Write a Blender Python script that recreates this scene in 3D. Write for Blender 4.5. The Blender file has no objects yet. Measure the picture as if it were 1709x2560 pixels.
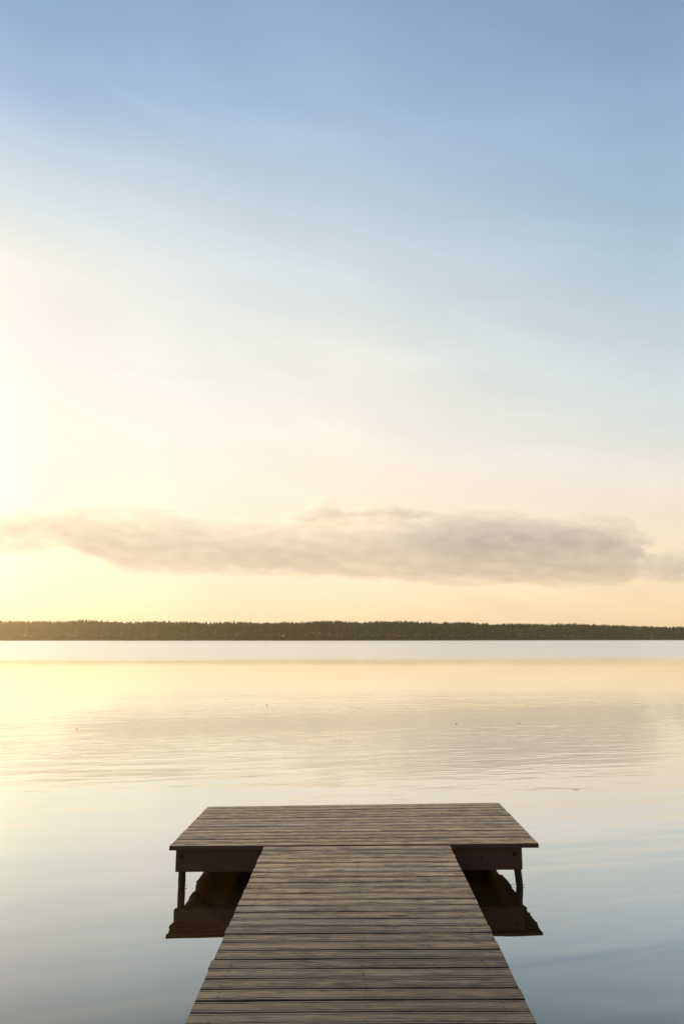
import bpy, bmesh, math, random
from mathutils import Vector, Matrix, noise as mnoise
R = math.radians
S = bpy.context.scene
C = S.collection
random.seed(7)

# ------------------------------------------------------------------ camera
cam = bpy.data.cameras.new('camera'); co = bpy.data.objects.new('camera', cam); C.objects.link(co)
cam.sensor_fit = 'VERTICAL'; cam.sensor_height = 36; cam.lens = 24.43
cam.clip_start = 0.05; cam.clip_end = 60000
co.location = (0, 0, 2.0); co.rotation_euler = (R(100.33), 0, 0)
S.camera = co

# ------------------------------------------------------------------ light
SUN_AZ, SUN_EL = -38.0, 13.0
sd = bpy.data.lights.new('sun', 'SUN'); sd.energy = 3.6; sd.angle = R(1.0); sd.color = (1.0, .76, .44)
so = bpy.data.objects.new('sun', sd); C.objects.link(so)
sdir = Vector((math.sin(R(SUN_AZ)) * math.cos(R(SUN_EL)), math.cos(R(SUN_AZ)) * math.cos(R(SUN_EL)), math.sin(R(SUN_EL))))
so.rotation_euler = sdir.to_track_quat('Z', 'Y').to_euler()
so.location = sdir * 50

S.view_settings.view_transform = 'Standard'; S.view_settings.look = 'None'
S.view_settings.exposure = 0.0; S.view_settings.gamma = 1.0
S.view_settings.use_curve_mapping = False
cy = S.cycles
cy.use_denoising = True
cy.max_bounces = 8; cy.diffuse_bounces = 3; cy.glossy_bounces = 4; cy.volume_bounces = 4
cy.transparent_max_bounces = 8
cy.sample_clamp_indirect = 6
cy.use_adaptive_sampling = False
cy.volume_max_steps = 256

# ------------------------------------------------------------------ node helper
class NT:
    def __init__(s, tree): s.t = tree; s.n = tree.nodes; s.l = tree.links
    def new(s, typ, **kw):
        n = s.n.new(typ)
        for k, v in kw.items(): setattr(n, k, v)
        return n
    def put(s, sock, v):
        if v is None: return
        if isinstance(v, bpy.types.NodeSocket): s.l.new(v, sock)
        else: sock.default_value = v
    def m(s, op, a, b=None, c=None, clamp=False):
        n = s.new('ShaderNodeMath', operation=op, use_clamp=clamp)
        s.put(n.inputs[0], a); s.put(n.inputs[1], b); s.put(n.inputs[2], c)
        return n.outputs[0]
    def v(s, op, a, b=None):
        n = s.new('ShaderNodeVectorMath', operation=op)
        s.put(n.inputs[0], a); s.put(n.inputs[1], b)
        return n.outputs['Value'] if op in ('DOT_PRODUCT', 'LENGTH', 'DISTANCE') else n.outputs[0]
    def scale(s, a, f):
        n = s.new('ShaderNodeVectorMath', operation='SCALE'); s.put(n.inputs[0], a); s.put(n.inputs['Scale'], f); return n.outputs[0]
    def sep(s, a):
        n = s.new('ShaderNodeSeparateXYZ'); s.put(n.inputs[0], a); return n.outputs
    def comb(s, x, y, z):
        n = s.new('ShaderNodeCombineXYZ'); s.put(n.inputs[0], x); s.put(n.inputs[1], y); s.put(n.inputs[2], z); return n.outputs[0]
    def mapr(s, v, a, b, c=0.0, d=1.0, interp='SMOOTHSTEP'):
        n = s.new('ShaderNodeMapRange', interpolation_type=interp)
        for i, q in enumerate((v, a, b, c, d)): s.put(n.inputs[i], q)
        return n.outputs[0]
    def noise(s, vec, scale=1.0, detail=2.0, rough=.5, dist=0.0, typ=None):
        n = s.new('ShaderNodeTexNoise')
        if typ: n.noise_type = typ
        s.put(n.inputs['Vector'], vec); s.put(n.inputs['Scale'], scale); s.put(n.inputs['Detail'], detail)
        s.put(n.inputs['Roughness'], rough); s.put(n.inputs['Distortion'], dist)
        return n.outputs[0]
    def ramp(s, v, stops, interp='LINEAR'):
        n = s.new('ShaderNodeValToRGB'); cr = n.color_ramp; cr.interpolation = interp
        while len(cr.elements) > 1: cr.elements.remove(cr.elements[-1])
        for i, (p, c) in enumerate(stops):
            e = cr.elements[0] if i == 0 else cr.elements.new(p)
            e.position = p; e.color = (*c, 1)
        s.put(n.inputs[0], v); return n.outputs[0]
    def mix(s, f, a, b, blend='MIX'):
        n = s.new('ShaderNodeMix', data_type='RGBA', blend_type=blend)
        s.put(n.inputs[0], f)
        for k, q in ((6, a), (7, b)):
            s.put(n.inputs[k], (*q, 1) if isinstance(q, tuple) and len(q) == 3 else q)
        return n.outputs[2]

# ------------------------------------------------------------------ sky (world)
world = bpy.data.worlds.new('World'); S.world = world; world.use_nodes = True
w = NT(world.node_tree)
bg = w.n['Background']; bg.inputs[1].default_value = 0.1
sky = w.new('ShaderNodeTexSky', sky_type='NISHITA', sun_disc=False)
sky.sun_elevation = R(SUN_EL); sky.sun_rotation = R(SUN_AZ)
sky.dust_density = 2.5; sky.air_density = 1.0; sky.ozone_density = 1.5
tc = w.new('ShaderNodeTexCoord')
D = tc.outputs['Generated']
dn = w.v('NORMALIZE', D)
dx, dy, dz = w.sep(dn)
# thin high veil: pale cream low down and toward the sun, pale blue above, by direction in the world
rampL = [(.036, (.0, .0, .18)), (.119, (.0, .0, .08)), (.203, (.0, .097, .179)), (.257, (.036, .22, .25)), (.362, (.39, .36, .42)),
         (.457, (.56, .55, .53)), (.542, (.43, .52, .595)), (.616, (.27, .39, .58)), (.679, (.20, .32, .50)), (.80, (.16, .26, .45)), (1.0, (.12, .2, .36))]
rampM = [(.038, (.42, .43, .36)), (.128, (.48, .43, .36)), (.217, (.60, .56, .48)), (.275, (.66, .60, .54)), (.386, (.665, .65, .615)), (.487, (.645, .66, .66)), (.574, (.45, .54, .626)), (.649, (.29, .413, .593)), (.711, (.233, .335, .512)), (.85, (.17, .26, .43)), (1.0, (.12, .2, .36))]
rampC = [(.040, (.84, .64, .43)), (.133, (.88, .66, .47)), (.225, (.91, .715, .56)), (.285, (.85, .74, .615)), (.40, (.76, .725, .66)),
         (.502, (.57, .62, .65)), (.591, (.42, .525, .64)), (.666, (.31, .425, .587)), (.728, (.256, .349, .521)), (.85, (.17, .26, .42)), (1.0, (.12, .2, .36))]
rampR = [(.036, (.90, .66, .415)), (.12, (.88, .67, .48)), (.203, (.83, .70, .58)), (.257, (.70, .68, .635)), (.362, (.55, .61, .64)),
         (.458, (.41, .515, .60)), (.543, (.33, .45, .576)), (.616, (.28, .385, .549)), (.679, (.215, .306, .476)), (.82, (.15, .22, .38)), (1.0, (.12, .2, .36))]
vL = w.ramp(dz, rampL); vM = w.ramp(dz, rampM); vC = w.ramp(dz, rampC); vR = w.ramp(dz, rampR)
hl = w.m('SQRT', w.m('ADD', w.m('MULTIPLY', dx, dx), w.m('MULTIPLY', dy, dy)))
cosaz = w.m('DIVIDE', w.m('ADD', w.m('MULTIPLY', dx, math.sin(R(SUN_AZ))), w.m('MULTIPLY', dy, math.cos(R(SUN_AZ)))), w.m('MAXIMUM', hl, 1e-4))
daz = w.m('ARCCOSINE', w.m('MINIMUM', w.m('MAXIMUM', cosaz, -1.0), 1.0))
f0 = w.mapr(daz, R(9), R(24)); f1 = w.mapr(daz, R(20), R(40)); f2 = w.mapr(daz, R(38), R(64), interp='LINEAR')
veil = w.mix(f2, w.mix(f1, w.mix(f0, vL, vM), vC), vR)
away = w.mapr(daz, R(75), R(150), 1.0, .35)
veil = w.scale(veil, away)
# faint stretched cirrus streaks
sv = w.comb(w.m('MULTIPLY', daz, 2.2), 0.0, w.m('ADD', w.m('MULTIPLY', dz, 11.0), w.m('MULTIPLY', daz, 1.5)))
ci = w.noise(sv, 1.3, 5.0, .55, .6)
ci2 = w.mapr(ci, .35, .72, .972, 1.04)
veil = w.scale(veil, ci2)
tot = w.v('ADD', w.scale(sky.outputs[0], .35), w.scale(veil, 10.0))
tot = w.v('MULTIPLY', tot, (.985, 1.004, .980))
w.l.new(tot, bg.inputs[0])

# ------------------------------------------------------------------ object helpers
def tag(o, label=None, cat=None, group=None, kind=None):
    if label: o['label'] = label
    if cat: o['category'] = cat
    if group: o['group'] = group
    if kind: o['kind'] = kind
    return o
def link(name, me, mats, parent=None, smooth=False):
    o = bpy.data.objects.new(name, me); C.objects.link(o)
    for m in (mats if isinstance(mats, (list, tuple)) else [mats]): me.materials.append(m)
    if smooth:
        for p in me.polygons: p.use_smooth = True
    if parent: o.parent = parent
    return o
def mesh(name, vs, fs):
    me = bpy.data.meshes.new(name); me.from_pydata(vs, [], fs); me.update(); return me
def empty(name, loc):
    o = bpy.data.objects.new(name, None); C.objects.link(o); o.location = loc; return o
def mat(name):
    m = bpy.data.materials.new(name); m.use_nodes = True
    t = NT(m.node_tree); return m, t, t.n['Principled BSDF'], t.n['Material Output']
def attr(t, name):
    a = t.new('ShaderNodeAttribute'); a.attribute_name = name; return a

# ------------------------------------------------------------------ materials
def wood_mat():
    m, t, b, out = mat('weathered_planks')
    g = t.new('ShaderNodeTexCoord').outputs['Object']
    x, y, z = t.sep(g)
    a = attr(t, 'plank').outputs['Fac']            # random value per plank
    a2 = attr(t, 'plank_b').outputs['Fac']
    off = t.m('MULTIPLY', a, 37.0)
    ox = t.m('ADD', x, off)
    # knots bend the grain
    kv = t.comb(t.m('MULTIPLY', ox, 1.7), t.m('MULTIPLY', y, 9.5), off)
    vor = t.new('ShaderNodeTexVoronoi', feature='F1'); t.put(vor.inputs['Vector'], kv); t.put(vor.inputs['Scale'], 1.0); t.put(vor.inputs['Randomness'], 1.0)
    kd = vor.outputs['Distance']
    kn = t.mapr(kd, .03, .20, 1.0, 0.0)
    bend = t.m('MULTIPLY', kn, .16)
    warp = t.noise(t.comb(t.m('MULTIPLY', ox, 1.4), t.m('MULTIPLY', y, 7.0), off), 1.0, 3.0, .55)
    gy = t.m('ADD', y, t.m('MULTIPLY', t.m('SUBTRACT', warp, .5), .035))
    gy = t.m('ADD', gy, t.m('MULTIPLY', bend, .10))
    fine = t.noise(t.comb(t.m('MULTIPLY', ox, 11.0), t.m('MULTIPLY', gy, 200.0), off), 1.0, 4.0, .65)
    mid = t.noise(t.comb(t.m('MULTIPLY', ox, 2.6), t.m('MULTIPLY', gy, 62.0), off), 1.0, 6.0, .72)
    patch = t.noise(t.comb(t.m('MULTIPLY', ox, 6.0), t.m('MULTIPLY', y, 28.0), off), 1.0, 4.0, .62, .4)
    big = t.noise(t.comb(t.m('MULTIPLY', x, .8), t.m('MULTIPLY', y, 1.1), 0.0), 1.0, 3.0, .5)
    val = t.m('ADD', t.m('MULTIPLY', fine, .34), t.m('MULTIPLY', mid, .48))
    val = t.m('ADD', val, t.m('MULTIPLY', patch, .30))
    val = t.m('ADD', val, t.m('MULTIPLY', t.m('SUBTRACT', a, .5), .06))
    val = t.m('SUBTRACT', val, t.m('MULTIPLY', kn, .13))
    # pale ridge and dark groove: edge light and crease shade painted along each board
    ed = t.m('MINIMUM', a2, t.m('SUBTRACT', 1.0, a2))
    ridge = t.m('SUBTRACT', t.mapr(ed, .03, .08, 0, 1), t.mapr(ed, .11, .14, 0, 1))
    groove = t.m('SUBTRACT', t.mapr(ed, .125, .15, 0, 1), t.mapr(ed, .18, .20, 0, 1))
    rim = t.mapr(ed, .0, .035, 1, 0)
    val = t.m('ADD', val, t.m('MULTIPLY', ridge, .075))
    val = t.m('SUBTRACT', val, t.m('MULTIPLY', groove, .075))
    val = t.m('SUBTRACT', val, t.m('MULTIPLY', rim, .20))
    val = t.m('ADD', t.m('MULTIPLY', t.m('SUBTRACT', val, .535), 1.9), .53)
    col = t.ramp(val, [(.39, (.024, .016, .010)), (.46, (.11, .075, .046)), (.52, (.28, .195, .108)), (.58, (.46, .335, .195)), (.67, (.70, .565, .39))])
    # silvery weathering, blue-grey stains and a little green algae, each its own shape on the boards
    st = t.noise(t.comb(t.m('MULTIPLY', ox, 1.6), t.m('MULTIPLY', y, 8.0), t.m('ADD', off, 9.0)), 1.0, 4.0, .6)
    col = t.mix(t.mapr(st, .48, .66, 0, .55), col, t.mix(.75, col, (.24, .235, .225), 'MIX'))
    gr = t.noise(t.comb(t.m('MULTIPLY', x, 1.3), t.m('MULTIPLY', y, 3.0), 4.0), 1.0, 4.0, .6)
    col = t.mix(t.mapr(gr, .52, .70, 0, .40), col, (.22, .18, .09))
    dk = t.noise(t.comb(t.m('MULTIPLY', ox, 6.0), t.m('MULTIPLY', y, 36.0), t.m('ADD', off, 3.0)), 1.0, 5.0, .65, .8)
    col = t.mix(t.mapr(dk, .59, .70, 0, .65), col, (.030, .027, .027))
    lt = t.noise(t.comb(t.m('MULTIPLY', ox, 3.2), t.m('MULTIPLY', gy, 64.0), t.m('ADD', off, 5.0)), 1.0, 4.0, .65)
    col = t.mix(t.mapr(lt, .58, .66, 0, .55), col, (.43, .40, .36))
    hue = t.m('FRACT', t.m('MULTIPLY', a, 7.31))
    col = t.mix(1.0, col, t.ramp(hue, [(0, (.86, .93, 1.06)), (.3, (1.0, .97, .92)), (.6, (1.06, .99, .84)), (.85, (1.0, 1.0, .90)), (1, (1.05, .95, .85))]), 'MULTIPLY')
    col = t.mix(1.0, col, (.93, .82, .69), 'MULTIPLY')
    # near boards darkened unevenly, standing in for the grazing sheen of the far ones
    near_shade = t.m('ADD', t.m('MULTIPLY', t.mapr(y, .2, 3.2, 1.0, 0.0), 1.4), t.m('MULTIPLY', t.m('SUBTRACT', big, .5), 1.0))
    col = t.mix(t.m('MULTIPLY', near_shade, .75, clamp=True), col, t.mix(1.0, col, (.30, .32, .38), 'MULTIPLY'))
    t.l.new(col, b.inputs['Base Color'])
    b.inputs['Roughness'].default_value = .5
    b.inputs['Specular IOR Level'].default_value = .5
    bp = t.new('ShaderNodeBump'); bp.inputs['Strength'].default_value = .7; bp.inputs['Distance'].default_value = .004
    t.put(bp.inputs['Height'], t.m('ADD', fine, mid)); t.l.new(bp.outputs[0], b.inputs['Normal'])
    return m
def stained_mat(name, c1, c2, vertical=False):
    m, t, b, out = mat(name)
    g = t.new('ShaderNodeTexCoord').outputs['Object']; x, y, z = t.sep(g)
    vec = t.comb(t.m('MULTIPLY', x, 40.0), t.m('MULTIPLY', y, 40.0), t.m('MULTIPLY', z, 4.0)) if vertical else t.comb(t.m('MULTIPLY', x, 4.0), t.m('MULTIPLY', y, 4.0), t.m('MULTIPLY', z, 90.0))
    n1 = t.noise(vec, 1.0, 5.0, .6, .5)
    n2 = t.noise(g, 5.0, 3.0, .5)
    col = t.mix(t.m('ADD', t.m('MULTIPLY', n1, .7), t.m('MULTIPLY', n2, .4), clamp=True), c1, c2)
    t.l.new(col, b.inputs['Base Color']); b.inputs['Roughness'].default_value = .8
    b.inputs['Specular IOR Level'].default_value = .25
    bp = t.new('ShaderNodeBump'); bp.inputs['Strength'].default_value = .5; bp.inputs['Distance'].default_value = .003
    t.put(bp.inputs['Height'], n1); t.l.new(bp.outputs[0], b.inputs['Normal'])
    return m
M_wood = wood_mat()
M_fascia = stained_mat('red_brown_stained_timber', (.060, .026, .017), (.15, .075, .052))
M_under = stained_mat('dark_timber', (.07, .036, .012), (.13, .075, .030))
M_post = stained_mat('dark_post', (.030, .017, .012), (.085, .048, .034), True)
m, t, b, out = mat('rusted_iron'); b.inputs['Base Color'].default_value = (.018, .012, .010, 1); b.inputs['Roughness'].default_value = .7; M_iron = m
m, t, b, out = mat('dark_knot'); b.inputs['Base Color'].default_value = (.015, .009, .007, 1); b.inputs['Roughness'].default_value = .8; M_knot = m

# ------------------------------------------------------------------ pier
DECK = 0.345; TH = 0.034
pier = tag(empty('wooden_pier', (0, 3.0, 0)), 'weathered brown plank pier ending in a wide T-shaped platform over the calm lake', 'pier')
PO = Vector((0, 3.0, 0))
def planks(name, rows, parent, seed):
    """rows: list of (x_left, y_near_left, y_far_left, x_right, y_near_right, y_far_right)"""
    rr = random.Random(seed); bm = bmesh.new()
    la = bm.verts.layers.float.new('plank'); lb = bm.verts.layers.float.new('plank_b')
    nails = []
    for r in rows:
        xl, nl, fl, xr, nr, fr, nx = r[:7]; dl, dr = r[7:] if len(r) > 7 else (0, 0)
        pa, pb = rr.random(), rr.random()
        dzp = rr.uniform(-.0012, .0012); tilt = rr.uniform(-.0012, .0012)
        gl, gr = rr.uniform(.0045, .0062), rr.uniform(.0045, .0062)
        if rr.random() < .12: gl += .0012; gr += .0015
        nl += gl; nr += gr; fl -= .0026; fr -= .0026
        prof = [(0, -TH), (0, -.0045), (.0035, -.0008), (.006, 0), (.0135, 0), (.0150, -.0022), (.0172, -.0022), (.0187, 0)]
        wd = ((fl - nl) + (fr - nr)) / 2
        prof += [(wd * .5, .0006), (wd - .0187, 0), (wd - .0172, -.0018), (wd - .0150, -.0018), (wd - .0135, 0), (wd - .005, 0), (wd - .002, -.001), (wd, -.0045), (wd, -TH)]
        nseg = 14; rings = []
        ph = rr.uniform(0, 6)
        for k in range(nseg + 1):
            u = k / nseg; x = xl + (xr - xl) * u
            n0 = nl + (nr - nl) * u; f0 = fl + (fr - fl) * u
            wob = .0011 * math.sin(ph + u * 7) + .0008 * math.sin(ph * 2 + u * 15)
            zz = DECK + dzp + tilt * (u - .5) + .0006 * math.sin(ph + u * 5)
            ring = []
            for (py, pz) in prof:
                q = py / wd
                v = bm.verts.new(Vector((x + (dl * (1 - u) + dr * u) * (q - .5), n0 + (f0 - n0) * q + wob, zz + pz)) - PO); v[la] = pa; v[lb] = q; ring.append(v)
            rings.append(ring)
        L = len(prof)
        for k in range(nseg):
            for i in range(L):
                j = (i + 1) % L
                bm.faces.new((rings[k][i], rings[k + 1][i], rings[k + 1][j], rings[k][j]))
        bm.faces.new(list(reversed(rings[0]))[::-1]); bm.faces.new(rings[-1][::-1])
        for nxx in nx:
            u = (nxx - xl) / (xr - xl); n0 = nl + (nr - nl) * u; f0 = fl + (fr - fl) * u
            for q in (.30, .74):
                if rr.random() < .93:
                    nails.append((nxx + rr.uniform(-.012, .012), n0 + (f0 - n0) * q + rr.uniform(-.008, .008), DECK + .0012, rr.uniform(.004, .0058)))
    nb = len(bm.faces)
    for (x, y, z, rad) in nails:
        vs = [bm.verts.new(Vector((x + rad * math.cos(a), y + rad * math.sin(a), z + .0005)) - PO) for a in [i * math.pi / 3 for i in range(6)]]
        f = bm.faces.new(vs); f.material_index = 1
        # rust streak lies in the same shallow dent around the head
    bmesh.ops.recalc_face_normals(bm, faces=bm.faces[:])
    bm.faces.ensure_lookup_table(); bm.normal_update()
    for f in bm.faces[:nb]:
        if f.normal.z < -.5: f.material_index = 3  # plank bottoms get a darker timber colour to deepen the shade under the deck
        elif name == 'platform_decking' and f.normal.y < -.5 and f.calc_center_median().y < 3.12: f.material_index = 2  # near lip takes the dark stain as painted shade, facing away from the sun
    for f in bm.faces[nb:]:
        if f.normal.z < 0: f.normal_flip()
    me = bpy.data.meshes.new(name); bm.to_mesh(me); bm.free()
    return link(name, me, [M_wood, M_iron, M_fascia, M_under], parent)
rr = random.Random(3)
rows = []
NP = 14
for i in range(NP):
    a, b2 = i / NP, (i + 1) / NP
    NLx, NLy, NRx, NRy = -1.396, 6.022, 1.611, 6.092
    FLx, FLy, FRx, FRy = -1.341, 7.381, 1.606, 7.551
    jl, jr = rr.uniform(-.003, .003), rr.uniform(-.003, .003)
    am = (a + b2) / 2
    ex = 0.010 if i == NP - 1 else 0
    rows.append((NLx + (FLx - NLx) * am + jl, NLy + (FLy - NLy) * a, NLy + (FLy - NLy) * b2,
                 NRx + (FRx - NRx) * am + jr, NRy + (FRy - NRy) * a + ex, NRy + (FRy - NRy) * b2 + (.006 if ex else 0), (-1.27, -.55, .12, .78, 1.42), (FLx - NLx) / NP, (FRx - NRx) / NP))
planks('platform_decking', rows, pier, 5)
rows = []
P = .1063; slope0 = .0233   # slope of the boards at the junction
y = 6.035
for i in range(88):
    far = y - P * i; near = y - P * (i + 1)
    def sl(v): return max(0.0, (v - 1.0) / 5.0) * .030
    xlm = -.633 - (6.0 - far) * .0202 if far > 3 else -.6936 - (3 - far) * .004
    xrm = .873 - (6.0 - far) * .0090 if far > 3 else .846
    jl, jr = rr.uniform(-.0025, .0025), rr.uniform(-.0025, .0025)
    if rr.random() < .10: jl -= .006
    rows.append((xlm + jl, near - sl(near) * .5 , far - sl(far) * .5, xrm + jr, near + sl(near) * .5, far + sl(far) * .5,
                 (xlm + .10, .11, xrm - .12), .0202 * P, .0090 * P))
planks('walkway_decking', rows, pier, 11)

def box(bm, x0, x1, y0, y1, z0, z1, bev=.004, shear=0.0):
    g = bmesh.ops.create_cube(bm, size=1.0)['verts']
    for v in g:
        v.co = Vector((x0 + (v.co.x + .5) * (x1 - x0), y0 + (v.co.y + .5) * (y1 - y0), z0 + (v.co.z + .5) * (z1 - z0)))
        v.co.y += shear * (v.co.x - x0)
    bmesh.ops.bevel(bm, geom=list({e for v in g for e in v.link_edges}), offset=bev, segments=2, affect='EDGES')
def timber(name, x0, x1, y0, y1, z0, z1, material, shear=0.0, bev=.004, parent=pier, cuts=0):
    bm = bmesh.new(); box(bm, x0, x1, y0, y1, z0, z1, bev, shear)
    for v in bm.verts: v.co -= PO
    me = bpy.data.meshes.new(name); bm.to_mesh(me); bm.free()
    return link(name, me, material, parent)
ZB = DECK - TH - .001
# face beams under the platform lip, either side of the walkway they read as one board
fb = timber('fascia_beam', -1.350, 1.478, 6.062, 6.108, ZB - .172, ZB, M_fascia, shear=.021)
def knots(beam, spots):
    for (x, z, rad, yy) in spots:
        bm = bmesh.new(); n = 14
        c = bm.verts.new((x, yy - .003, z)); ring = []
        for i in range(n):
            a = i / n * 2 * math.pi; r2 = rad * (1 + .12 * math.sin(3 * a + x * 9) + .06 * math.sin(7 * a))
            ring.append(bm.verts.new((x + r2 * math.cos(a), yy - .0005, z + r2 * .92 * math.sin(a))))
        ring2 = [bm.verts.new((v.co.x, v.co.y + .006, v.co.z)) for v in ring]
        for i in range(n):
            j = (i + 1) % n
            bm.faces.new((c, ring[j], ring[i])); bm.faces.new((ring[i], ring[j], ring2[j], ring2[i]))
        bm.faces.new(ring2[::-1])
        for v in bm.verts: v.co -= PO
        bmesh.ops.recalc_face_normals(bm, faces=bm.faces[:])
        me = bpy.data.meshes.new('knot'); bm.to_mesh(me); bm.free()
        link('knot', me, M_knot, beam)
knots(fb, [(-1.305, ZB - .055, .018, 6.0625), (-.80, ZB - .075, .007, 6.0735), (1.415, ZB - .050, .019, 6.1195), (1.145, ZB - .080, .010, 6.1135), (-.655, ZB - .07, .006, 6.0765)])
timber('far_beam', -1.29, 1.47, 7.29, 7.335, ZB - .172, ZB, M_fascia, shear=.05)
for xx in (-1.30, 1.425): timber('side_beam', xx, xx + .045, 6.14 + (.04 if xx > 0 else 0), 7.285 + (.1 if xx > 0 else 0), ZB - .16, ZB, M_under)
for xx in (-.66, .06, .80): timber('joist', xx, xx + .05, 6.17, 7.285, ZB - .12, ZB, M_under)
for xx in (-.60, .09, .73): timber('stringer', xx, xx + .055, -3.2, 6.055, ZB - .14, ZB, M_under)
def post(x, y, lean, bow, rad=.029, ztop=ZB - .01):
    """slightly crooked round pole"""
    bm = bmesh.new(); n = 12; rings = []
    zs = [-1.6, -.6, -.25, -.05, 0.0, .05, .11, .17, ztop]
    for z in zs:
        u = (ztop - z) / ztop
        cx = x + lean * u + bow * math.exp(-((z - .03) / .06) ** 2); ring = []
        for i in range(n):
            a = i / n * 2 * math.pi
            r2 = rad * (1 + .05 * math.sin(2 * a + z * 9) + .04 * math.sin(5 * a + z * 30)) * (1 + .02 * math.sin(z * 40))
            ring.append(bm.verts.new(Vector((cx + r2 * math.cos(a), y + r2 * math.sin(a), z)) - PO))
        rings.append(ring)
    for k in range(len(zs) - 1):
        for i in range(n):
            j = (i + 1) % n; bm.faces.new((rings[k][i], rings[k][j], rings[k + 1][j], rings[k + 1][i]))
    bm.faces.new(rings[-1]); bm.faces.new(rings[0][::-1])
    me = bpy.data.meshes.new('post'); bm.to_mesh(me); bm.free()
    return link('post', me, M_post, pier, True)
pl = post(-1.312, 6.150, 0.0, 0.0)
pr = post(1.432, 6.165, .024, 0)
post(-1.235, 7.25, 0, 0); post(1.40, 7.37, 0, 0)
for yy in (4.6, 2.4, .2, -2.4): post(-.52, yy, 0, 0, .045); post(.70, yy, 0, 0, .045)
def nail(x, y, z, d, parent):
    bm = bmesh.new()
    bmesh.ops.create_cone(bm, cap_ends=True, segments=8, radius1=.0015, radius2=.0015, depth=.02)
    bm.transform(Matrix.Translation(Vector((x + d * .03, y, z)) - PO) @ Matrix.Rotation(math.pi / 2, 4, 'Y'))
    g = bmesh.ops.create_cone(bm, cap_ends=True, segments=8, radius1=.0035, radius2=.0035, depth=.002)['verts']
    bmesh.ops.transform(bm, matrix=Matrix.Translation(Vector((x + d * .040, y, z)) - PO) @ Matrix.Rotation(math.pi / 2, 4, 'Y'), verts=g)
    me = bpy.data.meshes.new('nail'); bm.to_mesh(me); bm.free(); link('nail', me, M_iron, parent)
nail(-1.308, 6.150, .012, 1, pl); nail(1.452, 6.165, .012, -1.6, pr); nail(1.460, 6.165, .010, 1, pr)

# ------------------------------------------------------------------ shore outline and lake
def shore(x):   # distance of the far waterline
    return 780 + 240 / (1 + math.exp(-(x - 190) / 75.0)) + 7 * mnoise.noise(Vector((x * .011, 3.1, 0))) + 2.5 * mnoise.noise(Vector((x * .05, 8.1, 0)))

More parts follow.
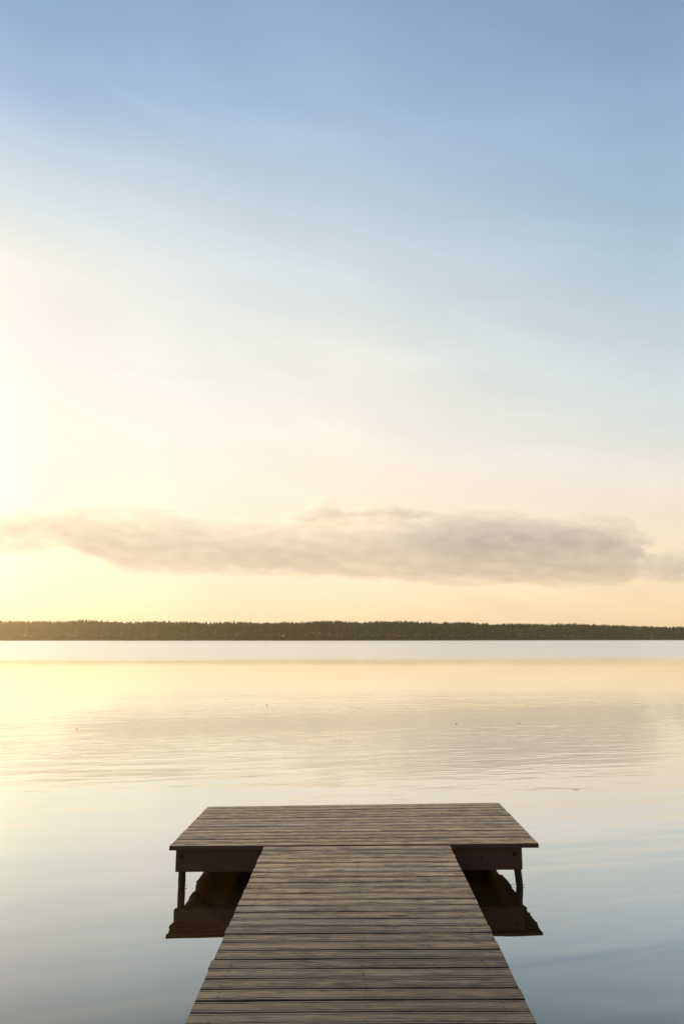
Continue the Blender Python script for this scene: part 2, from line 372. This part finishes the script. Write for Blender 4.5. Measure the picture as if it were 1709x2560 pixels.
def lake_mat():
    m, t, b, out = mat('lake_water')
    t.n.remove(b)
    geo = t.new('ShaderNodeNewGeometry'); pos = geo.outputs['Position']
    x, y, z = t.sep(pos)
    dist = t.v('LENGTH', t.comb(x, t.m('SUBTRACT', y, 0.0), 0.0))
    ang = R(12)
    xr = t.m('ADD', t.m('MULTIPLY', x, math.cos(ang)), t.m('MULTIPLY', y, math.sin(ang)))
    yr = t.m('SUBTRACT', t.m('MULTIPLY', y, math.cos(ang)), t.m('MULTIPLY', x, math.sin(ang)))
    # ripples: long crests across the view, in patches of stronger and weaker wind
    w1 = t.noise(t.comb(t.m('MULTIPLY', xr, .75), t.m('MULTIPLY', yr, 2.9), 0.0), 1.0, 2.5, .5, .35)
    w2 = t.noise(t.comb(t.m('MULTIPLY', xr, .16), t.m('MULTIPLY', yr, .62), 7.0), 1.0, 2.0, .5, .3)
    w3 = t.noise(t.comb(t.m('MULTIPLY', xr, 1.6), t.m('MULTIPLY', yr, 6.5), 3.0), 1.0, 2.0, .5, .2)
    patch = t.noise(t.comb(t.m('MULTIPLY', xr, .05), t.m('MULTIPLY', yr, .16), 2.0), 1.0, 2.0, .5)
    ps = t.mapr(patch, .38, .62, .35, 1.0)
    near = t.mapr(y, 7.0, 13.0, .12, 1.0)
    fr = t.mapr(y, 19.0, 34.0, 1.0, .14)
    a1 = t.m('MULTIPLY', t.m('MULTIPLY', ps, near), fr)
    h = t.m('MULTIPLY', t.m('MULTIPLY', w1, .0090), a1)
    h = t.m('ADD', h, t.m('MULTIPLY', t.m('MULTIPLY', w2, .030), t.mapr(y, 8.0, 16.0, 1.0, .12)))
    h = t.m('ADD', h, t.m('MULTIPLY', t.m('MULTIPLY', w3, .0040), a1))
    w4 = t.noise(t.comb(t.m('MULTIPLY', xr, .42), t.m('MULTIPLY', yr, 1.5), 11.0), 1.0, 2.5, .5, .5)
    h = t.m('ADD', h, t.m('MULTIPLY', t.m('MULTIPLY', w4, .0105), t.mapr(y, 9.0, 16.0, 1.0, .12)))
    bp = t.new('ShaderNodeBump'); bp.inputs['Strength'].default_value = 1.0; bp.inputs['Distance'].default_value = 1.0
    t.put(bp.inputs['Height'], h)
    # wind-ruffled water beyond the calm lee
    edge = t.m('ADD', y, t.m('MULTIPLY', t.m('SUBTRACT', t.noise(t.comb(t.m('MULTIPLY', x, .012), t.m('MULTIPLY', y, .05), 0.0), 1.0, 3.0, .55), .5), 26.0))
    ruff = t.mapr(edge, 42.0, 90.0, 0.0, 1.0)
    rough = t.m('ADD', .012, t.m('MULTIPLY', ruff, .24))
    cosv = t.m('MAXIMUM', t.v('DOT_PRODUCT', geo.outputs['Incoming'], (0.0, 0.0, 1.0)), 0.0)
    tint = t.ramp(cosv, [(0.05, (.98, .98, .96)), (.20, (.95, .97, .95)), (.30, (.92, .96, .99)), (.43, (.80, .91, 1.0))])
    gl = t.new('ShaderNodeBsdfAnisotropic'); gl.distribution = 'MULTI_GGX'
    t.l.new(tint, gl.inputs['Color']); t.put(gl.inputs['Roughness'], rough); t.l.new(bp.outputs[0], gl.inputs['Normal'])
    df = t.new('ShaderNodeBsdfDiffuse'); t.put(df.inputs['Color'], (.068, .036, .007, 1))
    inc = geo.outputs['Incoming']
    fac = t.mapr(cosv, 0.0, .46, 0.0, 1.0, 'LINEAR')
    fr_ = t.ramp(fac, [(p_, (q_,) * 3) for p_, q_ in ((0, .98), (.3, .92), (.5, .80), (.63, .66), (.78, .49), (.87, .36), (.95, .23), (1.0, .17))])
    mx = t.new('ShaderNodeMixShader'); t.l.new(fr_, mx.inputs[0]); t.l.new(df.outputs[0], mx.inputs[1]); t.l.new(gl.outputs[0], mx.inputs[2])
    t.l.new(mx.outputs[0], out.inputs['Surface'])
    return m
me = mesh('lake', [(-6000, -60, 0), (6000, -60, 0), (6000, 5000, 0), (-6000, 5000, 0)], [(0, 1, 2, 3)])
tag(link('lake', me, lake_mat()), kind='structure')

# ground: one sheet that dips under the lake and comes up at the shores
m, t, b, out = mat('forest_soil'); M_soil = m
g = t.new('ShaderNodeNewGeometry').outputs['Position']
n1 = t.noise(g, .15, 5.0, .6); n2 = t.noise(g, 3.0, 4.0, .6)
t.l.new(t.mix(t.m('ADD', t.m('MULTIPLY', n1, .6), t.m('MULTIPLY', n2, .4)), (.035, .032, .018), (.075, .065, .04)), b.inputs['Base Color']); b.inputs['Roughness'].default_value = .95
xs = [-6000, -3500, -2000, -1400] + [-1000 + 20 * i for i in range(101)] + [1400, 2000, 3500, 6000]
offs = [-150, -60, -12, 0, 2.5, 7, 30, 120, 600, 2500]
hz = [-3, -3, -.8, -.02, .35, .9, 1.6, 3, 6, 6]
ybase = [(-60, 3), (-22, 2.2), (-8, .9), (-4.5, .05), (-3, -.8), (20, -2.5)]
V = []; 
for x in xs:
    for yy, zz in ybase: V.append((x, yy, zz if yy > -60 else 3))
    s_ = shore(x)
    for o_, zz in zip(offs, hz): V.append((x, s_ + o_, zz + (.3 * mnoise.noise(Vector((x * .02, o_ * .05, 1))) if o_ > 3 else 0)))
ny = len(ybase) + len(offs)
Fc = [(i * ny + j, (i + 1) * ny + j, (i + 1) * ny + j + 1, i * ny + j + 1) for i in range(len(xs) - 1) for j in range(ny - 1)]
tag(link('ground', mesh('ground', V, Fc), M_soil, smooth=True), kind='structure')

# ------------------------------------------------------------------ far forest
def leaf_mat(name, cols, rough=.7):
    m, t, b, out = mat(name)
    a = attr(t, 'tone').outputs['Fac']
    t.l.new(t.ramp(a, cols), b.inputs['Base Color']); b.inputs['Roughness'].default_value = rough
    b.inputs['Specular IOR Level'].default_value = .2
    df = t.new('ShaderNodeBsdfTranslucent'); t.l.new(t.ramp(a, cols), df.inputs['Color'])
    mx = t.new('ShaderNodeMixShader'); mx.inputs[0].default_value = .15
    t.l.new(b.outputs[0], mx.inputs[1]); t.l.new(df.outputs[0], mx.inputs[2]); t.l.new(mx.outputs[0], out.inputs['Surface'])
    return m
M_forest = leaf_mat('forest_foliage', [(0, (.011, .026, .012)), (.35, (.020, .040, .018)), (.65, (.032, .050, .021)), (.85, (.085, .072, .022)), (1, (.13, .07, .022))])
M_birch = leaf_mat('birch_foliage', [(0, (.055, .062, .018)), (.5, (.085, .085, .025)), (1, (.12, .105, .03))])
M_rust = leaf_mat('autumn_foliage', [(0, (.10, .05, .018)), (1, (.17, .085, .026))])
M_darkbark = stained_mat('dark_bark', (.03, .022, .014), (.06, .045, .03), True)
M_bark = stained_mat('bark', (.10, .075, .05), (.22, .17, .12), True)

def crown_quads(V, F, T, cx, cy, z0, h, r, kind, rnd, n, tone):
    """leaf clumps scattered through a crown volume"""
    for _ in range(n):
        u = rnd.random() ** .8
        if kind == 'pine': rad = r * (math.sin(min(1, u * 1.05 + .05) * math.pi) ** .6) * (.55 + .45 * rnd.random())
        elif kind == 'spruce': rad = r * (1 - u) ** .8 * (.6 + .4 * rnd.random()) + .15
        else: rad = r * math.sin((.08 + .92 * u) * math.pi) ** .75 * (.5 + .5 * rnd.random())
        a = rnd.random() * 6.283
        p = Vector((cx + rad * math.cos(a), cy + rad * math.sin(a), z0 + h * u))
        s = rnd.uniform(.5, 1.15) * (.7 + .1 * r)
        nrm = Vector((math.cos(a) + rnd.uniform(-.6, .6), math.sin(a) + rnd.uniform(-.6, .6), rnd.uniform(-.2, 1.0))).normalized()
        tx = nrm.orthogonal().normalized(); ty = nrm.cross(tx)
        q = rnd.random() * 3.14; c_, s_ = math.cos(q), math.sin(q)
        ax = tx * c_ + ty * s_; ay = ty * c_ - tx * s_
        i = len(V)
        V.extend([tuple(p + ax * s), tuple(p + ay * s * .8), tuple(p - ax * s * .9), tuple(p - ay * s * .7)])
        F.append((i, i + 1, i + 2, i + 3)); tt = min(1, max(0, tone + rnd.uniform(-.12, .12))); T.extend([tt] * 4)
def trunk(V, F, T, cx, cy, z0, h, r):
    i = len(V)
    for z, rr2 in ((z0, r), (z0 + h, r * .35)):
        for k in range(5):
            a = k * 1.2566; V.append((cx + rr2 * math.cos(a), cy + rr2 * math.sin(a), z)); T.append(0)
    for k in range(5):
        j = (k + 1) % 5; F.append((i + k, i + j, i + 5 + j, i + 5 + k))
def tone_mesh(name, V, F, T):
    me = mesh(name, V, F); a = me.attributes.new('tone', 'FLOAT', 'POINT'); a.data.foreach_set('value', T); return me
# height of the tree line (m) along x, read off the skyline
HP = [(-560, 20), (-386, 20.5), (-340, 19.6), (-300, 21.0), (-260, 19.6), (-190, 19.3), (-115, 19.4), (-88, 18.2), (-20, 20.0), (40, 20.6), (90, 20.6), (120, 20.4), (170, 20.0), (215, 20.3), (260, 20.4), (330, 21.2), (380, 20.0), (460, 18.0), (520, 17), (700, 18)]
def prof(x):
    for (a, ha), (b_, hb) in zip(HP, HP[1:]):
        if a <= x <= b_: return ha + (hb - ha) * (x - a) / (b_ - a)
    return 18
rnd = random.Random(21)
FV, FF, FT = [], [], []; TV, TF, TT = [], [], []
for row in range(9):
    x = -620
    while x < 760:
        x += rnd.uniform(2.6, 5.4)
        yy = shore(x) + 9 + row * 5.5 + rnd.uniform(-2, 2)
        H = prof(x) * (1.0 + (.06 * row / 7) - (.12 if row == 0 else 0)) + rnd.gauss(0, .4) + 1.5 * mnoise.noise(Vector((x * .022, 1.0, 9))) + .7 * mnoise.noise(Vector((x * .07, row * .3, 9)))
        g0 = 1.0
        kind = rnd.choice(['pine', 'pine', 'round', 'round', 'round'])
        clus = mnoise.noise(Vector((x * .02, row * .7, 5)))
        tone = .38 + .25 * clus + rnd.uniform(-.16, .16)
        if row < 2 and rnd.random() < .10: tone = rnd.uniform(.75, .95)
        if kind == 'pine': z0 = g0 + H * rnd.uniform(.25, .5)
        elif kind == 'spruce': z0 = g0 + H * .12; H *= 1.02
        else: z0 = g0 + H * .25; H *= .93
        if row == 0: z0 = g0 + H * .03
        n = 120 if row < 4 else 60
        if row == 0: n = 170
        crown_quads(FV, FF, FT, x, yy, z0, H + g0 - z0, rnd.uniform(2.6, 4.4), kind, rnd, n, tone)
        if row < 2 and kind == 'pine': trunk(TV, TF, TT, x, yy, .8, H * .8, .18)
# low understorey fills the foot of the wood
for _ in range(15000):
    x = rnd.uniform(-620, 760); yy = shore(x) + rnd.uniform(5, 60); 
    crown_quads(FV, FF, FT, x, yy, .6, rnd.uniform(1.5, 7), 1.9, 'round', rnd, 8, .45 + .3 * mnoise.noise(Vector((x * .03, 2, 5))) + rnd.uniform(-.1, .15))
fo = tag(link('forest', tone_mesh('forest', FV, FF, FT), M_forest), 'far-off dark green mixed forest lining the opposite shore of the lake', 'forest', kind='stuff')
link('trunks', mesh('trunks', TV, TF), M_darkbark, fo)['kind'] = 'stuff'
# paler single trees one can tell apart at the front edge of the wood
def tree_proto(name, material, kind, H, r, label, cat, group):
    e = tag(empty(name, (0, 0, 0)), label, cat, group)
    V, F_, T = [], [], []; crown_quads(V, F_, T, 0, 0, H * .16, H * .84, r, kind, rnd, 150, .5)
    link('crown', tone_mesh('crown', V, F_, T), material, e)
    V, F_, T = [], [], []; trunk(V, F_, T, 0, 0, 0, H * .9, .16); link('trunk', mesh('trunk', V, F_), M_darkbark, e)
    return e
def dup(o):
    c = o.copy(); C.objects.link(c)
    for ch in list(o.children):
        d = ch.copy(); C.objects.link(d); d.parent = c
    return c
birch = tree_proto('birch_tree', M_birch, 'round', 11.5, 1.9, 'slender yellow-green birch at the front edge of the far dark forest', 'birch tree', 'birches along the front of the far forest')
bx = [-352, -318, -297, -261, -242, -205, -171, -150, -96, -60, -28, 12, 44, 52, 62, 74, 88, 104, 118, 131, 150, 158, 171, 196, 219, 236, 262, 299, 331, 372, 410, 446]
for i, x in enumerate(bx):
    o = birch if i == 0 else dup(birch)
    x += rnd.uniform(-3, 3)
    o.location = (x, shore(x) + 5.5 + rnd.uniform(0, 2), .5); s = rnd.uniform(.55, 1.3); o.scale = (s * rnd.uniform(.9, 1.15), s, s); o.rotation_euler.z = rnd.uniform(0, 6)
ru = tree_proto('autumn_tree', M_rust, 'round', 12, 2.2, 'small rust-orange autumn tree among the green trees of the far forest', 'tree', 'rust-orange trees in the far forest')
for i, x in enumerate([-268, -142, 62, 136]):
    o = ru if i == 0 else dup(ru)
    o.location = (x, shore(x) + 6, .5); s = rnd.uniform(.7, 1.0); o.scale = (s, s, s); o.rotation_euler.z = rnd.uniform(0, 6)
# reeds along the far waterline
m, t, b, out = mat('reed_straw'); b.inputs['Roughness'].default_value = .9; M_reed = m
t.l.new(t.mix(t.noise(t.new('ShaderNodeNewGeometry').outputs['Position'], .2, 4.0, .6), (.16, .13, .065), (.36, .29, .17)), b.inputs['Base Color'])
V, F_ = [], []
x = -620
while x < 760:
    x += rnd.uniform(.10, .3)
    dens = mnoise.noise(Vector((x * .012, 4.4, 0))) + .35
    if dens < 0: continue
    yy = shore(x) + rnd.uniform(.2, 3.5); h = rnd.uniform(.7, 1.5) * min(1, .5 + dens); wd = rnd.uniform(.08, .22); a = rnd.uniform(-.8, .8)
    i = len(V); V += [(x - wd * math.cos(a), yy - wd * math.sin(a), -.1), (x + wd * math.cos(a), yy + wd * math.sin(a), -.1), (x + rnd.uniform(-.3, .3), yy, h)]
    F_.append((i, i + 1, i + 2))
tag(link('reeds', mesh('reeds', V, F_), M_reed), 'thin strip of pale straw-coloured reeds along the far waterline', 'reeds', kind='stuff')

# ------------------------------------------------------------------ small floating leaves
m, t, b, out = mat('dead_leaf'); b.inputs['Base Color'].default_value = (.07, .045, .02, 1); b.inputs['Roughness'].default_value = .6; M_leaf = m
def leaf(x, y, s, label, cat='leaf', name='floating_leaf'):
    V, F_ = [], []; n = 7
    for i in range(n + 1):
        u = i / n; wd = .38 * math.sin(u * math.pi) ** .8 + .01
        for q in (-1, -.5, 0, .5, 1):
            V.append((s * (u - .5) * 1.6, s * wd * q, s * (.10 + .42 * abs(q) * math.sin(u * math.pi) + .35 * (u - .4) ** 2)))
    for i in range(n):
        for k in range(4): F_.append((i * 5 + k, (i + 1) * 5 + k, (i + 1) * 5 + k + 1, i * 5 + k + 1))
    me = mesh(name, V, F_); o = link(name, me, M_leaf, smooth=True); o.location = (x, y, .002)
    md = o.modifiers.new('thickness', 'SOLIDIFY'); md.thickness = .002
    tag(o, label, cat); o.rotation_euler.z = rnd.uniform(-.5, .5); return o
leaf(-5.933, 16.2, .026, 'dark curled leaf afloat near the left side of the lake, under the golden glow')
leaf(-2.285, 21.893, .034, 'dark curled leaf afloat farthest out, on the golden water beyond the pier')
leaf(2.718, 17.17, .027, 'dark curled leaf afloat on the cloud reflection beyond the right half of the platform')
leaf(4.255, 17.343, .025, 'dark curled leaf afloat on the grey cloud reflection, rightmost of the leaves')
V = []; F_ = []
for i in range(9):
    u = i / 8
    for k in range(6):
        a = k * 1.0472; V.append(((u - .5) * .09, .0014 * math.cos(a) + .006 * math.sin(u * 3), .003 + .0014 * math.sin(a)))
for i in range(8):
    for k in range(6): F_.append((i * 6 + k, i * 6 + (k + 1) % 6, (i + 1) * 6 + (k + 1) % 6, (i + 1) * 6 + k))
o = link('floating_twig', mesh('floating_twig', V, F_), M_leaf); o.location = (3.14, 9.857, 0)
tag(o, 'thin dark twig afloat on the pale water to the right, beyond the platform corner', 'twig')

# ------------------------------------------------------------------ clouds (real volumes 6 km out)
CY, CT = 6000.0, 420.0      # middle distance and half thickness
def cloud(name, pts, material_dens, label, margin=70, seed=0.0, amp=.9, depth=CT, cyy=CY, col=(1.0, .978, .955)):
    """pts: (x, z_bottom, z_top). The hull follows the outline; noise inside the volume frays its edge."""
    V, F_ = [], []; n = 10
    for (x, zb, zt) in pts:
        mid = (zb + zt) / 2; hh = (zt - zb) / 2 + margin
        for k in range(n):
            a = k / n * 2 * math.pi
            c_, s_ = math.cos(a), math.sin(a)
            V.append((x, cyy + depth * 1.12 * math.copysign(abs(c_) ** .6, c_), mid + hh * math.copysign(abs(s_) ** .6, s_)))
    L = len(pts)
    for i in range(L - 1):
        for k in range(n):
            j = (k + 1) % n; F_.append((i * n + k, (i + 1) * n + k, (i + 1) * n + j, i * n + j))
    F_.append(tuple(range(n))); F_.append(tuple(range((L - 1) * n, L * n))[::-1])
    me = mesh(name, V, F_)
    bm = bmesh.new(); bm.from_mesh(me); bmesh.ops.recalc_face_normals(bm, faces=bm.faces[:]); bm.to_mesh(me); bm.free()
    m, t, b, out = mat(name + '_vapour'); t.n.remove(b)
    pos = t.new('ShaderNodeNewGeometry').outputs['Position']; x, y, z = t.sep(pos)
    x0, x1 = pts[0][0], pts[-1][0]
    u = t.m('DIVIDE', t.m('SUBTRACT', x, x0), x1 - x0, clamp=True)
    def curve(idx):
        stops = [((p[0] - x0) / (x1 - x0), p[idx] / 1500.0) for p in pts]
        n_ = t.new('ShaderNodeFloatCurve'); c = n_.mapping.curves[0]
        c.points[0].location = stops[0]; c.points[1].location = stops[-1]
        for s_ in stops[1:-1]: c.points.new(*s_)
        for p in c.points: p.handle_type = 'AUTO_CLAMPED'
        n_.mapping.update(); t.put(n_.inputs['Value'], u); return t.m('MULTIPLY', n_.outputs[0], 1500.0)
    zb, zt = curve(1), curve(2)
    dy_ = t.m('DIVIDE', t.m('SUBTRACT', y, cyy), depth)
    # rounded in depth: outline shrinks toward the front and back
    rnd_ = t.m('MULTIPLY', t.m('MULTIPLY', dy_, dy_), .5)
    ht = t.m('SUBTRACT', zt, zb)
    up = t.m('SUBTRACT', t.m('SUBTRACT', zt, z), t.m('MULTIPLY', ht, rnd_))
    dn_ = t.m('SUBTRACT', t.m('SUBTRACT', z, zb), t.m('MULTIPLY', ht, t.m('MULTIPLY', rnd_, .35)))
    ex = t.m('MINIMUM', t.m('SUBTRACT', x, x0 + 20), t.m('SUBTRACT', x1 - 20, x))
    e = t.m('MINIMUM', t.m('MINIMUM', up, t.m('MULTIPLY', dn_, 1.3)), t.m('MULTIPLY', ex, .5))
    so_ = t.v('ADD', t.v('MULTIPLY', pos, (.75, .9, 1.9)), (seed, seed * 2, 0.0))
    n1 = t.noise(so_, .0042, 6.0, .58, .15)
    n2 = t.noise(so_, .012, 5.0, .62, .3)
    f = t.m('ADD', t.m('DIVIDE', e, 36.0), t.m('MULTIPLY', t.m('SUBTRACT', n1, .49), 11.5 * amp))
    f = t.m('ADD', f, t.m('MULTIPLY', t.m('SUBTRACT', n2, .5), 7.0))
    n3 = t.noise(so_, .0075, 5.0, .6, .3)
    f = t.m('MINIMUM', f, t.m('ADD', t.m('DIVIDE', e, 30.0), .6))
    d = t.m('MULTIPLY', t.m('MULTIPLY', t.m('MULTIPLY', f, 1.5, clamp=True), t.m('MULTIPLY', t.mapr(n3, .38, .62, .5, 1.45), t.mapr(x, -3300.0, -300.0, .85, 1.0, 'LINEAR'))), material_dens)
    pv = t.new('ShaderNodeVolumePrincipled'); pv.inputs['Color'].default_value = (*col, 1); pv.inputs['Anisotropy'].default_value = .35
    t.put(pv.inputs['Density'], d); t.l.new(pv.outputs[0], out.inputs['Volume'])
    m.cycles.volume_step_rate = CLOUD_STEP
    return tag(link(name, me, m), label, 'cloud')
CLOUD_STEP = 0.2
def P_(px, pb, pt, Y=CY):
    """outline given as picture angles, turned into metres at the cloud's distance"""
    th = R(10.33); F = 1594.0
    def g(py, c):
        v = (1174.5 - py) / F; d_ = math.cos(th) - v * math.sin(th)
        return ((px - 784) / F / d_, (math.sin(th) + v * math.cos(th)) / d_)[c]
    return (g((pb + pt) / 2, 0) * Y, g(pb, 1) * Y + 2, g(pt, 1) * Y + 2)
bank = [(-230, 1244, 1218), (-150, 1255, 1198), (-60, 1262, 1182), (10, 1268, 1172), (80, 1270, 1162), (140, 1256, 1158), (200, 1276, 1154), (250, 1312, 1152), (320, 1320, 1150), (390, 1322, 1160),
        (430, 1320, 1180), (540, 1322, 1182), (660, 1324, 1192), (740, 1328, 1188), (800, 1330, 1185), (900, 1336, 1182), (1000, 1342, 1177), (1090, 1345, 1164),
        (1160, 1345, 1166), (1220, 1346, 1182), (1270, 1348, 1186), (1320, 1348, 1171), (1380, 1345, 1174), (1425, 1340, 1176), (1458, 1325, 1200)]
cloud('cloud', [P_(*p) for p in bank], .0027, 'long low grey-beige cloud bank stretching above the far forest')
cloud('cloud', [P_(*p) for p in [(1462, 1318, 1296), (1490, 1332, 1275), (1530, 1338, 1258), (1580, 1340, 1246), (1660, 1338, 1240), (1740, 1330, 1262), (1780, 1315, 1290)]], .0024, 'small grey cloud at the right end of the long cloud bank', seed=900)
cloud('cloud', [P_(*p, Y=7600) for p in [(640, 1200, 1184), (690, 1210, 1165), (730, 1215, 1142), (762, 1215, 1136), (790, 1210, 1168), (830, 1205, 1160), (870, 1205, 1150), (930, 1205, 1158), (990, 1205, 1175), (1030, 1200, 1185)]],
      .0036, 'faint pale puffy cloud peeping up behind the middle of the long cloud bank', seed=2300, depth=260, cyy=7600, margin=40, col=(.99, .97, .95))

# ------------------------------------------------------------------ haze
bm = bmesh.new(); g = bmesh.ops.create_cube(bm, size=1.0)['verts']
for v in g: v.co = Vector((v.co.x * 3600, (v.co.y + .5) * 2600 - 200, -4.2 if v.co.z < 0 else 27.5))
me = bpy.data.meshes.new('haze'); bm.to_mesh(me); bm.free()
m, t, b, out = mat('haze_air'); t.n.remove(b)
pv = t.new('ShaderNodeVolumePrincipled'); pv.inputs['Color'].default_value = (.99, .84, .55, 1); pv.inputs['Density'].default_value = .00013; pv.inputs['Anisotropy'].default_value = .80
t.l.new(pv.outputs[0], out.inputs['Volume'])
tag(link('haze', me, m), 'thin golden evening haze over the lake', 'haze', kind='stuff')
